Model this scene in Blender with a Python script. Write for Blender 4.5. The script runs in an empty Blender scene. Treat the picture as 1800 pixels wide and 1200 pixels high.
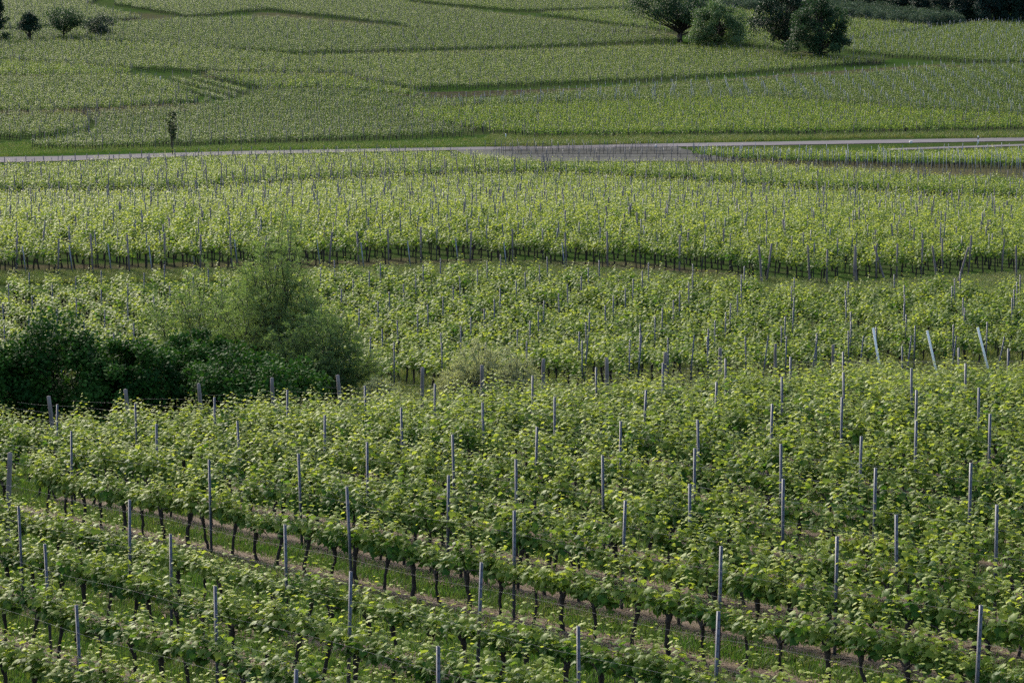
import bpy, math, random
import numpy as np
from mathutils import Vector, Matrix
R = math.radians
SC = bpy.context.scene
COL = SC.collection

# ------------------------------------------------------------------ camera, sky, sun, exposure
F = 5000.; HZ = -100.                      # focal length and horizon in pixels of the 1800 px wide photograph
P = math.atan((600 - HZ) / F); cp, sp = math.cos(P), math.sin(P)
cam = bpy.data.cameras.new('camera'); co = bpy.data.objects.new('camera', cam); COL.objects.link(co)
cam.lens = 100; cam.sensor_width = 36; cam.clip_start = .5; cam.clip_end = 9000
co.location = (0, 0, 0); co.rotation_euler = (math.pi / 2 - P, 0, 0); SC.camera = co
SUN_EL, SUN_AZ = 32, -28                   # degrees; azimuth from +Y (behind the hill) towards -X is negative
W = bpy.data.worlds.new("World"); SC.world = W; W.use_nodes = True
nt = W.node_tree; bg = nt.nodes['Background']; sky = nt.nodes.new('ShaderNodeTexSky')
sky.sky_type = 'NISHITA'; sky.sun_disc = False; sky.sun_elevation = R(SUN_EL); sky.sun_rotation = R(SUN_AZ)
sky.air_density = 1.0; sky.dust_density = 2.5; sky.ozone_density = 1.0
nt.links.new(sky.outputs[0], bg.inputs[0]); bg.inputs[1].default_value = .15
sl = bpy.data.lights.new('sun', 'SUN'); sl.energy = 2.9; sl.angle = R(7); sl.color = (1, .93, .78)
so = bpy.data.objects.new('sun', sl); COL.objects.link(so)
sd = Vector((math.sin(R(SUN_AZ)) * math.cos(R(SUN_EL)), math.cos(R(SUN_AZ)) * math.cos(R(SUN_EL)), math.sin(R(SUN_EL))))
so.rotation_euler = sd.to_track_quat('Z', 'Y').to_euler(); so.location = (0, 60, 60)
SC.view_settings.view_transform = 'Standard'; SC.view_settings.look = 'None'; SC.view_settings.gamma = 1
SC.view_settings.exposure = 1.02
SC.render.engine = 'CYCLES'
cy = SC.cycles; cy.max_bounces = 8; cy.diffuse_bounces = 3; cy.glossy_bounces = 2; cy.transmission_bounces = 4
cy.transparent_max_bounces = 4; cy.use_denoising = False; cy.denoiser = 'OPENIMAGEDENOISE'
cy.denoising_input_passes = 'RGB_ALBEDO_NORMAL'; cy.denoising_prefilter = 'ACCURATE'; cy.caustics_reflective = False
cy.sample_clamp_direct = 5; cy.sample_clamp_indirect = 2.5; cy.volume_bounces = 0

# ------------------------------------------------------------------ terrain function
def proj(X, Y, Z):
    d = Y * cp - Z * sp; v = Y * sp + Z * cp
    return 900 + F * X / d, 600 - F * v / d
def ray(px,py):
    a=(np.asarray(px,float)-900)/F; b=(600-np.asarray(py,float))/F
    # dir = right*a + up*b + fwd ; fwd=(0,cp,-sp), up=(0,sp,cp)
    dy=cp+b*sp; dz=-sp+b*cp
    return a/dy, dz/dy      # per unit Y
CT=[]
for X in(-14,-8,-2,4,10):
    for Y in(20,32,42,52,62):
        CT.append((X,Y,-12.71+.06*(X+9.77)-.033*(Y-63)))
for px,py,d in [(-100,812,76),(95,812,77),(500,790,78),(900,765,79),(1265,733,80),(1700,725,83),(1950,722,84),
 (-100,715,100),(300,708,101),(900,697,104),(1400,690,106),(1800,688,107),
 (-100,600,123),(300,596,124),(900,577,128),(1400,590,124),(1800,592,123),(900,520,140),
 (-100,482,149),(300,468,152),(900,457,156),(1300,475,151),(1600,497,146),(1900,505,144),
 (0,370,232),(900,360,240),(1700,370,234),
 (0,290,325),(900,282,345),(1800,305,305),
 (-50,274,388),(900,259,400),(1850,246,412),
 (900,200,460),(100,205,450),(1700,200,455),(900,155,520),(1700,150,510),(100,150,520),
 (900,95,620),(1440,105,590),(100,72,640),(900,45,720),(200,30,730),(1750,42,700),(900,0,850),(0,0,830),(1300,12,790),(1850,20,800),(900,-50,1050),(0,-45,1050),(1800,-40,1050)]:
    a,b=ray(px,py); CT.append((a*d,d,b*d))
CT=np.array(CT)
def feat(X,Y):
    return np.stack([np.clip(X/Y,-.32,.32)*6,np.log(np.clip(Y,15,1200))*2.0],-1)
def U(r2): return .5*r2*np.log(r2+1e-12)
_f=feat(CT[:,0],CT[:,1]); _q=-CT[:,2]/CT[:,1]*F/100
n=len(CT); _A=np.zeros((n+3,n+3)); _A[:n,:n]=U(((_f[:,None]-_f[None])**2).sum(-1))+np.eye(n)*.02
_A[:n,n]=1;_A[:n,n+1:]=_f;_A[n,:n]=1;_A[n+1:,:n]=_f.T
_w=np.linalg.solve(_A,np.r_[_q,0,0,0])
def gz(X,Y):
    X=np.asarray(X,float);Y=np.asarray(Y,float);X,Y=np.broadcast_arrays(X,Y);s=X.shape
    X=X.ravel();Y=Y.ravel();o=np.empty(len(X))
    for i in range(0,len(X),20000):
        g=feat(X[i:i+20000],Y[i:i+20000]);k=U(((g[:,None]-_f[None])**2).sum(-1))
        o[i:i+20000]=k@_w[:n]+_w[n]+g@_w[n+1:]
    return (-o*100/F*np.maximum(Y,15)).reshape(s)
_Ys=np.exp(np.linspace(math.log(22),math.log(1150),1400))
def ground(px,py,h=0.):
    """point on the ground whose position h metres up is seen at px,py"""
    a,b=ray(px,py); Z=gz(a*_Ys,_Ys)+h; f=b*_Ys-Z
    i=np.where(f<=0)[0]; i=i[0] if len(i) else len(_Ys)-1
    if i==0: i=1
    t=f[i-1]/(f[i-1]-f[i]+1e-9) if f[i-1]>0 else 0; Y=_Ys[i-1]+t*(_Ys[i]-_Ys[i-1])
    return a*Y,Y

# ------------------------------------------------------------------ helpers
rng = np.random.default_rng(7)
def tag(o, label=None, cat=None, group=None, kind=None):
    if label: o['label'] = label
    if cat: o['category'] = cat
    if group: o['group'] = group
    if kind: o['kind'] = kind
    return o
def mesh_from(name, V, Fc, mats, attrs=None, mi=None, smooth=False):
    """V (n,3); Fc (m,k) array of k-gons or list of such arrays"""
    if not isinstance(Fc, list): Fc = [Fc]
    m = bpy.data.meshes.new(name); V = np.asarray(V, np.float32)
    m.vertices.add(len(V)); m.vertices.foreach_set('co', V.ravel())
    lv = np.concatenate([f.ravel() for f in Fc]).astype(np.int32)
    tot = np.concatenate([np.full(len(f), f.shape[1]) for f in Fc]).astype(np.int32)
    m.loops.add(len(lv)); m.loops.foreach_set('vertex_index', lv)
    m.polygons.add(len(tot)); m.polygons.foreach_set('loop_start', np.r_[0, np.cumsum(tot)[:-1]].astype(np.int32))
    for k in mats: m.materials.append(k)
    if mi is not None: m.polygons.foreach_set('material_index', np.asarray(mi, np.int32))
    if smooth is not False:
        m.polygons.foreach_set('use_smooth', np.ones(len(tot), bool) if smooth is True else smooth)
    for k, v in (attrs or {}).items():
        a = m.attributes.new(k, 'FLOAT', 'POINT'); a.data.foreach_set('value', np.asarray(v, np.float32))
    m.update(calc_edges=True); return m
def link(name, mesh, parent=None, loc=None):
    o = bpy.data.objects.new(name, mesh); COL.objects.link(o)
    if parent is not None: o.parent = parent
    if loc is not None: o.location = loc
    return o
class MB:
    """collects quads/tris into one mesh"""
    def __init__(s): s.V = []; s.F = {}; s.n = 0; s.A = []; s.M = {}
    def add(s, V, Fc, a=0., m=0):
        V = np.asarray(V, float).reshape(-1, 3); Fc = np.asarray(Fc, int)
        s.V.append(V); s.A.append(np.full(len(V), a) if np.isscalar(a) else np.asarray(a))
        s.F.setdefault(Fc.shape[1], []).append(Fc + s.n); s.M.setdefault(Fc.shape[1], []).append(np.full(len(Fc), m)); s.n += len(V)
    def tube(s, pts, rad, k=6, a=0., m=0, cap=True):
        pts = np.asarray(pts, float); n = len(pts); rad = np.broadcast_to(rad, (n,))
        t = np.gradient(pts, axis=0); t /= np.linalg.norm(t, axis=1)[:, None] + 1e-9
        ref = np.array([0., 0, 1]) if abs(t[0, 2]) < .8 else np.array([1., 0, 0])
        u = np.cross(t, ref); u /= np.linalg.norm(u, axis=1)[:, None] + 1e-9; w = np.cross(t, u)
        th = np.arange(k) * 2 * math.pi / k
        V = pts[:, None] + rad[:, None, None] * (u[:, None] * np.cos(th)[None, :, None] + w[:, None] * np.sin(th)[None, :, None])
        V = V.reshape(-1, 3); q = []
        for i in range(n - 1):
            for j in range(k): q.append((i*k+j, i*k+(j+1) % k, (i+1)*k+(j+1) % k, (i+1)*k+j))
        if cap:
            V = np.vstack([V, pts[-1:] + t[-1:] * rad[-1] * .4]); c = n * k
            tri = [((n-1)*k+j, (n-1)*k+(j+1) % k, c) for j in range(k)]
            s.add(V, q, a, m); s.F.setdefault(3, []).append(np.array(tri) + s.n - len(V)); s.M.setdefault(3, []).append(np.full(k, m))
        else: s.add(V, q, a, m)
    def box(s, lo, hi, a=0., m=0):
        x0, y0, z0 = lo; x1, y1, z1 = hi
        V = [(x0,y0,z0),(x1,y0,z0),(x1,y1,z0),(x0,y1,z0),(x0,y0,z1),(x1,y0,z1),(x1,y1,z1),(x0,y1,z1)]
        s.add(V, [(0,3,2,1),(4,5,6,7),(0,1,5,4),(1,2,6,5),(2,3,7,6),(3,0,4,7)], a, m)
    def mesh(s, name, mats, smooth=False, attr='age'):
        ks = sorted(s.F); return mesh_from(name, np.vstack(s.V), [np.vstack(s.F[k]) for k in ks], mats,
            {attr: np.concatenate(s.A)}, np.concatenate([np.concatenate(s.M[k]) for k in ks]), smooth)

# ------------------------------------------------------------------ materials
def mat(name):
    m = bpy.data.materials.new(name); m.use_nodes = True; t = m.node_tree; t.nodes.clear()
    return m, t, t.nodes.new('ShaderNodeOutputMaterial')
def N(t, typ, **kw):
    n = t.nodes.new(typ)
    for k, v in kw.items():
        if k in n.inputs and not hasattr(n, k): n.inputs[k].default_value = v
        else:
            try: setattr(n, k, v)
            except Exception: n.inputs[k].default_value = v
    return n
def mixc(t, fac, a, b, bt='MIX'):
    n = t.nodes.new('ShaderNodeMix'); n.data_type = 'RGBA'; n.blend_type = bt
    for i, v in ((0, fac), (6, a), (7, b)):
        if hasattr(v, 'is_linked') or isinstance(v, bpy.types.NodeSocket): t.links.new(v, n.inputs[i])
        elif i == 0: n.inputs[0].default_value = v
        else: n.inputs[i].default_value = (*v, 1)
    return n.outputs[2]
def math_(t, op, a, b=0., clamp=False):
    n = t.nodes.new('ShaderNodeMath'); n.operation = op; n.use_clamp = clamp
    for i, v in ((0, a), (1, b)):
        if isinstance(v, bpy.types.NodeSocket): t.links.new(v, n.inputs[i])
        else: n.inputs[i].default_value = v
    return n.outputs[0]
def attr(t, name, typ='GEOMETRY'):
    n = t.nodes.new('ShaderNodeAttribute'); n.attribute_name = name; n.attribute_type = typ; return n.outputs['Fac']
def noise(t, scale, detail=3, rough=.5, coord=None):
    n = t.nodes.new('ShaderNodeTexNoise'); n.inputs['Scale'].default_value = scale
    n.inputs['Detail'].default_value = detail; n.inputs['Roughness'].default_value = rough
    if coord is None:
        g = t.nodes.new('ShaderNodeNewGeometry'); coord = g.outputs['Position']
    t.links.new(coord, n.inputs['Vector']); return n.outputs['Fac']
def ramp(t, f, lo, hi):
    n = t.nodes.new('ShaderNodeMapRange'); t.links.new(f, n.inputs[0]); n.inputs[1].default_value = lo; n.inputs[2].default_value = hi
    return n.outputs[0]
def leaf_mat(name, old, young, trans=.4, rough=.42, yel=(.25, .265, .07), blu=(.055, .092, .040), spec=.5, tmul=1.6, nz=.35):
    m, t, out = mat(name)
    age = attr(t, 'age'); oi = t.nodes.new('ShaderNodeObjectInfo')
    n1 = noise(t, nz, 2)
    a = math_(t, 'ADD', age, math_(t, 'MULTIPLY', math_(t, 'SUBTRACT', n1, .5), .5), True)
    a = math_(t, 'ADD', a, math_(t, 'MULTIPLY', math_(t, 'SUBTRACT', oi.outputs['Random'], .5), .26), True)
    c = mixc(t, a, old, young)
    tint = attr(t, 'tint', 'INSTANCER')
    c = mixc(t, math_(t, 'MULTIPLY', math_(t, 'MAXIMUM', tint, 0.), .6), c, yel)
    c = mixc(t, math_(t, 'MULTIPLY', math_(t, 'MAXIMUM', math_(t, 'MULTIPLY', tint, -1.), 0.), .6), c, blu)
    b = N(t, 'ShaderNodeBsdfPrincipled'); b.inputs['Roughness'].default_value = rough
    b.inputs['Specular IOR Level'].default_value = spec; t.links.new(c, b.inputs['Base Color'])
    tr = N(t, 'ShaderNodeBsdfTranslucent'); c2 = mixc(t, 1., c, (tmul * 1.05, tmul * 1.0, tmul * .55), 'MULTIPLY'); t.links.new(c2, tr.inputs['Color'])
    mx = N(t, 'ShaderNodeMixShader'); mx.inputs[0].default_value = trans
    t.links.new(b.outputs[0], mx.inputs[1]); t.links.new(tr.outputs[0], mx.inputs[2]); t.links.new(mx.outputs[0], out.inputs[0])
    return m
def plain_mat(name, c1, c2, scale=6, rough=.8, metal=0., bump=0., spec=.3, obj=False, stretch=None):
    m, t, out = mat(name); b = N(t, 'ShaderNodeBsdfPrincipled'); coord = None
    if obj:
        tc = t.nodes.new('ShaderNodeTexCoord'); coord = tc.outputs['Object']
        if stretch:
            mp = t.nodes.new('ShaderNodeMapping'); mp.inputs['Scale'].default_value = stretch
            t.links.new(coord, mp.inputs[0]); coord = mp.outputs[0]
    f = ramp(t, noise(t, scale, 4, .6, coord), .3, .7)
    t.links.new(mixc(t, f, c1, c2), b.inputs['Base Color']); b.inputs['Roughness'].default_value = rough
    b.inputs['Metallic'].default_value = metal; b.inputs['Specular IOR Level'].default_value = spec
    if bump:
        bp = t.nodes.new('ShaderNodeBump'); bp.inputs['Strength'].default_value = bump; bp.inputs['Distance'].default_value = .05
        t.links.new(f, bp.inputs['Height']); t.links.new(bp.outputs[0], b.inputs['Normal'])
    t.links.new(b.outputs[0], out.inputs[0]); return m
M_vine = leaf_mat('vine_leaf', (.042, .112, .020), (.325, .38, .075), trans=.43, spec=.10, rough=.5, tmul=1.5)
M_vtrunk = plain_mat('vine_bark', (.020, .016, .013), (.065, .052, .042), 30, .9, bump=.6, obj=True, stretch=(1, 1, .3))
M_shoot = plain_mat('vine_shoot', (.10, .13, .04), (.17, .12, .05), 8, .6)
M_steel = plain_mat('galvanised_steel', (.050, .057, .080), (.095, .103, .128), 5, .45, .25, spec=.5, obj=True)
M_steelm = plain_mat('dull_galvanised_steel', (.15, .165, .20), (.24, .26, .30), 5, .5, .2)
M_steelglare = plain_mat('glare_painted_steel', (.82, .79, .74), (.90, .87, .82), 5, .4, .0, spec=.5, obj=True)  # near-white colour stands in for sunlight reflected off the leaning posts
M_wood = plain_mat('weathered_post_wood', (.10, .085, .085), (.23, .20, .195), 14, .9, bump=.4, obj=True, stretch=(1, 1, .12))
M_wire = plain_mat('wire', (.11, .115, .125), (.17, .175, .185), 3, .8, .0)
M_grass = leaf_mat('grass_blade', (.045, .11, .018), (.17, .15, .07), .3, .6, yel=(.19, .165, .095), blu=(.05, .14, .02), spec=.2, nz=.6)
M_straw = leaf_mat('straw', (.15, .105, .078), (.24, .175, .13), .15, .8, spec=.1)
M_shrub = leaf_mat('shrub_leaf', (.011, .046, .008), (.048, .125, .018), .18, .7, tmul=1.4, spec=.10)
M_willow = leaf_mat('willow_leaf', (.058, .115, .040), (.14, .21, .080), .34, .6, spec=.12)
M_weed = leaf_mat('weed_leaf', (.14, .20, .10), (.27, .30, .19), .35, .6, spec=.3)
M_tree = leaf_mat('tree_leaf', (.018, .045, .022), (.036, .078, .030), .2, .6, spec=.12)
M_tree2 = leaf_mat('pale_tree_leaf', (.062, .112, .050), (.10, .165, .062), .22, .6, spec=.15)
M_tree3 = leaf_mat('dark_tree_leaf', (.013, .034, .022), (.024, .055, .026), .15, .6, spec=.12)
M_forest = leaf_mat('hazed_forest_leaf', (.010, .028, .026), (.024, .055, .036), .15, .6, spec=.12)  # bluish leaf colour stands in for haze over the far forest
M_orch = leaf_mat('orchard_leaf', (.040, .072, .050), (.075, .115, .075), .15, .7, spec=.08)
M_sap = leaf_mat('sapling_leaf', (.040, .065, .024), (.07, .10, .035), .2, .6)
M_bark = plain_mat('tree_bark', (.022, .018, .016), (.06, .05, .045), 3, .95, bump=.5)
M_road = plain_mat('road_asphalt', (.125, .118, .125), (.175, .163, .172), .35, .95, spec=0.)
M_soil = plain_mat('bare_soil', (.026, .021, .018), (.056, .045, .036), 1.2, 1, spec=0.)
M_pale = plain_mat('pale_ground', (.060, .062, .055), (.125, .125, .12), 1.2, 1, spec=0.)
M_white = plain_mat('white_paint', (.72, .72, .72), (.8, .8, .8), 3, .5)
M_black = plain_mat('black_paint', (.02, .02, .02), (.035, .035, .035), 3, .5)
M_red = plain_mat('red_plastic', (.45, .05, .03), (.55, .09, .05), 3, .5)
M_stone = plain_mat('pale_stone', (.42, .40, .38), (.6, .58, .55), 3, .8)
def ground_mat():
    m, t, out = mat('ground_cover'); b = N(t, 'ShaderNodeBsdfPrincipled')
    dry = attr(t, 'dry')
    n1 = ramp(t, noise(t, .9, 5, .65), .35, .68); n2 = ramp(t, noise(t, 6., 8, .75), .3, .7); n3 = noise(t, .05, 2)
    g = mixc(t, n2, (.016, .038, .009), (.040, .074, .017))
    s = mixc(t, n2, (.050, .041, .028), (.098, .080, .054))
    f = math_(t, 'ADD', math_(t, 'MULTIPLY', n1, .55), math_(t, 'MULTIPLY', math_(t, 'SUBTRACT', n3, .5), .8))
    f = math_(t, 'ADD', f, math_(t, 'SUBTRACT', dry, .35), True)
    t.links.new(mixc(t, f, g, s), b.inputs['Base Color']); b.inputs['Roughness'].default_value = 1; b.inputs['Specular IOR Level'].default_value = 0.
    bp = t.nodes.new('ShaderNodeBump'); bp.inputs['Distance'].default_value = .06; bp.inputs['Strength'].default_value = .7
    t.links.new(n2, bp.inputs['Height']); t.links.new(bp.outputs[0], b.inputs['Normal'])
    t.links.new(b.outputs[0], out.inputs[0]); return m
M_ground = ground_mat()

# ------------------------------------------------------------------ ground sheet and roads
def in_poly(px, py, poly):
    poly = np.asarray(poly, float); c = np.zeros(np.shape(px), bool); x1, y1 = poly[-1]
    for x2, y2 in poly:
        if y1 != y2:
            k = ((y1 > py) != (y2 > py)) & (px < (x2 - x1) * (py - y1) / (y2 - y1) + x1); c ^= k
        x1, y1 = x2, y2
    return c
us = np.linspace(-.62, .62, 220); Ys = np.exp(np.linspace(math.log(12), math.log(3200), 760))
UU, YY = np.meshgrid(us, Ys); XX = UU * YY; ZZ = gz(XX, YY)
nr, nc = XX.shape; idx = np.arange(nr * nc).reshape(nr, nc)
q = np.stack([idx[:-1, :-1], idx[:-1, 1:], idx[1:, 1:], idx[1:, :-1]], -1).reshape(-1, 4)
gx, gy = proj(XX, YY, ZZ)
dry = np.full(gx.shape, .25)
GRASSY = [  # pixel outlines of lush grass (photograph pixels, on the ground)
 [(-300, 262), (40, 250), (70, 268), (300, 262), (600, 250), (830, 240), (880, 236), (980, 252), (850, 257), (500, 265), (250, 272), (-300, 277)],
 [(1170, 70), (1215, 66), (1245, 82), (1200, 80)], [(1440, 96), (1560, 104), (1600, 112), (1480, 108)],
 [(1300, 495), (1600, 490), (2100, 480), (2100, 520), (1650, 515), (1450, 520)], [(-300, 690), (600, 690), (600, 830), (-300, 830)]]
DRY = [[(-300, 470), (300, 462), (700, 455), (1100, 460), (1300, 480), (1300, 510), (1100, 495), (900, 485), (300, 490), (-300, 500)],
 [(-300, 205), (370, 180), (360, 195), (60, 212), (-300, 220)], [(350, 126), (700, 132), (720, 140), (350, 137)],
 [(460, 20), (720, 48), (740, 60), (450, 36)], [(700, 3), (900, 26), (1200, 60), (1190, 70), (880, 40), (690, 12)],
 [(500, 100), (900, 88), (1250, 78), (1250, 90), (900, 98), (500, 108)], [(150, 18), (300, 28), (300, 40), (150, 30)],
 [(1330, 86), (1560, 106), (1560, 116), (1330, 100)], [(1480, 186), (1900, 222), (1900, 232), (1480, 196)],
 [(-300, 134), (200, 134), (230, 142), (-300, 146)], [(1470, 340), (2000, 362), (2000, 380), (1470, 362)],
 [(1220, 276), (2000, 298), (2000, 318), (1220, 296)], [(960, 308), (1350, 336), (1350, 346), (960, 318)]]
for p in GRASSY: dry[in_poly(gx, gy, p)] = -.1
for p in DRY: dry[in_poly(gx, gy, p)] = .8
link('ground', mesh_from('ground', np.stack([XX, YY, ZZ], -1).reshape(-1, 3), q, [M_ground], {'dry': dry.ravel()}, smooth=True))['kind'] = 'structure'
def sheet(name, top, bot, m, h=.05, n=90, k=4):
    """drapes a strip over the ground between two pixel polylines"""
    top = np.array(top, float); bot = np.array(bot, float)
    t = np.linspace(0, 1, n); V = []
    tx = np.interp(t, np.linspace(0, 1, len(top)), top[:, 0]); ty = np.interp(t, np.linspace(0, 1, len(top)), top[:, 1])
    bx = np.interp(t, np.linspace(0, 1, len(bot)), bot[:, 0]); by = np.interp(t, np.linspace(0, 1, len(bot)), bot[:, 1])
    for i in range(n):
        a = ground(tx[i], ty[i]); b = ground(bx[i], by[i])
        for j in range(k + 1):
            s = j / k; V.append((a[0] + (b[0] - a[0]) * s, a[1] + (b[1] - a[1]) * s))
    V = np.array(V); Z = gz(V[:, 0], V[:, 1]) + h; ii = np.arange(len(V)).reshape(n, k + 1)
    q = np.stack([ii[:-1, :-1], ii[:-1, 1:], ii[1:, 1:], ii[1:, :-1]], -1).reshape(-1, 4)
    o = link(name, mesh_from(name, np.c_[V, Z], q, [m], smooth=True)); o['kind'] = 'structure'; return o
sheet('road', [(-260, 281), (100, 275.5), (400, 267), (850, 259), (1300, 251), (1800, 242.5), (2060, 238)],
      [(-260, 292), (100, 284), (400, 273), (850, 263.5), (1300, 257), (1800, 248.5), (2060, 244)], M_road, .07)
sheet('path', [(1560, 262), (1700, 257.5), (1800, 254), (2060, 246)], [(1560, 265), (1700, 260.5), (1800, 257), (2060, 249)], M_road, .07, 30)
sheet('bare_soil', [(680, 165), (900, 159), (1100, 153), (1200, 146), (1400, 130), (1640, 114.5), (1780, 119)],
      [(740, 174), (900, 168.5), (1100, 160), (1200, 152), (1400, 138), (1640, 121), (1780, 121)], M_soil, .06)
sheet('young_plot_soil', [(800, 263), (900, 262), (1110, 257.5), (1180, 257)], [(830, 278), (930, 284), (1120, 284), (1300, 283)], M_pale, .05, 40)

# ------------------------------------------------------------------ leaves
LEAF = (np.array([(0, .30, .05), (0, 0, 0), (-.30, -.14, -.06), (-.50, .16, -.07), (-.36, .50, -.08), (-.18, .56, -.02), (0, .92, -.14),
                  (.18, .56, -.02), (.36, .50, -.08), (.50, .16, -.07), (.30, -.14, -.06)]),
        np.array([(0, i, i + 1) for i in range(1, 10)] + [(0, 10, 1)]))
LEAF4 = (np.array([(0, 0, 0), (-.45, .32, -.10), (0, .85, -.12), (.45, .32, -.10), (0, .35, .04)]), np.array([(0, 4, 1), (1, 4, 2), (2, 4, 3), (3, 4, 0)]))
LEAF2 = (np.array([(0, 0, 0), (-.42, .4, -.1), (0, .9, -.05), (.42, .4, -.1)]), np.array([(0, 2, 1), (0, 3, 2)]))
NARROW = (np.array([(0, 0, 0), (-.09, .4, 0.02), (0, 1, -.06), (.09, .4, .02)]), np.array([(0, 2, 1), (0, 3, 2)]))
def unit(v): return v / (np.linalg.norm(v, axis=-1, keepdims=True) + 1e-9)
def place_leaves(tmpl, pos, mid, nrm, size, age):
    """leaf i: template scaled by size, y axis along mid, z axis near nrm"""
    y = unit(mid); x = unit(np.cross(y, nrm)); z = np.cross(x, y); tv, tf = tmpl
    V = pos[:, None] + size[:, None, None] * (tv[None, :, 0:1] * x[:, None] + tv[None, :, 1:2] * y[:, None] + tv[None, :, 2:3] * z[:, None])
    n = len(pos); k = len(tv)
    return V.reshape(-1, 3), (tf[None] + (np.arange(n) * k)[:, None, None]).reshape(-1, tf.shape[1]), np.repeat(age, k)
def rand_dir(n, r, zlo=-1, zhi=1):
    a = r.uniform(0, 2 * math.pi, n); z = r.uniform(zlo, zhi, n); s = np.sqrt(np.maximum(0, 1 - z * z))
    return np.stack([s * np.cos(a), s * np.sin(a), z], -1)

# ------------------------------------------------------------------ grapevines (row direction = local X, trunk at the origin)
def vine(seed, lod, span=.95, hgt=1.):
    r = np.random.default_rng(seed)
    tb = MB(); lean = r.normal(0, .05, 2); hh = r.uniform(.70, .86)
    k = [7, 5, 3][lod]; ns = [9, 5, 3][lod]
    zs = np.linspace(-.06, hh, ns); wob = np.cumsum(r.normal(0, .012, (ns, 2)), 0)
    pts = np.c_[lean[0] * zs / hh + wob[:, 0], lean[1] * zs / hh + wob[:, 1], zs]
    rad = np.interp(zs / hh, [0, .15, .7, .9, 1], [.042, .032, .030, .048, .045]) * r.uniform(.85, 1.25)
    if lod == 2: rad = rad * 1.3
    rad = rad * r.uniform(.85, 1.15, ns); tb.tube(pts, rad, k)
    head = pts[-1]
    for s in (-1, 1):                       # gnarled head and the two bent canes
        e = r.uniform(.35, .5) * span; c = [head + (0, 0, -.03), head + (s * e * .3, r.normal(0, .02), .08), head + (s * e * .7, r.normal(0, .02), .10), head + (s * e, 0, .03)]
        if lod < 2: tb.tube(c, [.030, .016, .010, .007], 5 if lod == 0 else 3)
    if lod == 0:
        for _ in range(3): tb.tube([head + (0, 0, -.05), head + r.normal(0, .05, 3) + (0, 0, .05)], [.032, .014], 5)
    # shoots
    sh = MB(); nshoot = [17, 13, 9][lod]; pos = []; mid = []; nrm = []; size = []; age = []
    step = [.062, .10, .155][lod]; ls = [.146, .175, .225][lod]
    for i in range(nshoot):
        x0 = (i + r.uniform(0, 1)) / nshoot - .5; p = np.array([x0 * span * 1.12 + head[0] * .3, r.normal(0, .05), hh + r.uniform(.0, .12)])
        L = (r.uniform(.28, .52) if r.random() < .62 else r.uniform(.60, .98)) * (1. if lod == 0 else 1.15) * hgt; d = unit(np.array([r.normal(0, .24), r.normal(0, .21), 1.]))
        n = max(3, int(L / step)); path = [p.copy()]; side = r.choice([-1, 1]); az = r.uniform(-.7, .7)
        for j in range(n):
            f = (j + 1) / n
            d = unit(d + r.normal(0, .10, 3) + np.array([0, -p[1] * .5, .06 * (1 - f)])); p = p + d * step; path.append(p.copy())
            side = -side; reps = 1
            if f < .62: reps += 1 if r.random() < (.40 if lod == 0 else .9) else 0
            if lod == 2 and f < .4: reps += 1
            for q_ in range(reps):
                a = az + r.normal(0, .75) + (math.pi / 2 if side * (1 if q_ == 0 else -1) > 0 else -math.pi / 2)
                o = np.array([math.cos(a) * .75, math.sin(a), 0]); o = unit(o)
                pet = r.uniform(.03, .11) * (1.15 - .7 * f); droop = r.uniform(.15, 1.45) * (1 - .55 * f) - .25 * f
                m_ = o * math.cos(droop) - np.array([0, 0, math.sin(droop)])
                nn = o * math.sin(droop) + np.array([0, 0, math.cos(droop)]) + r.normal(0, .32, 3)
                sz = ls * (np.interp(f, [0, .45, .8, 1], [1.0, 1.0, .62, .42])) * r.uniform(.7, 1.25)
                if q_: sz *= .85
                low = r.uniform(0, .30) if lod == 2 and f < .45 else (r.uniform(0, .06 if lod == 0 else .14) if f < .3 else 0)
                pos.append(p + o * pet + (0, 0, .02 - low)); mid.append(m_); nrm.append(nn); size.append(sz)
                age.append(np.clip(np.interp(f, [0, .35, .75, 1], [.06, .20, .62, 1.]) + r.normal(0, .13) + (.14 if r.random() < .05 else 0), 0, 1))
        if lod == 0: sh.tube(path, np.linspace(.0042, .0018, len(path)), 3, cap=False)
    pos, mid, nrm, size, age = map(np.array, (pos, mid, nrm, size, age))
    V, Fc, A = place_leaves([LEAF, LEAF4, LEAF2][lod], pos, mid, nrm, size, age)
    if lod == 0:
        return (tb.mesh('vine_trunk', [M_vtrunk], True), sh.mesh('vine_shoots', [M_shoot]),
                mesh_from('vine_foliage', V, Fc, [M_vine], {'age': A}), V, Fc, A, tb, sh)
    tb.add(V, Fc, A, 1); return tb.mesh('grapevine_variant', [M_vtrunk, M_vine])

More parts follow.
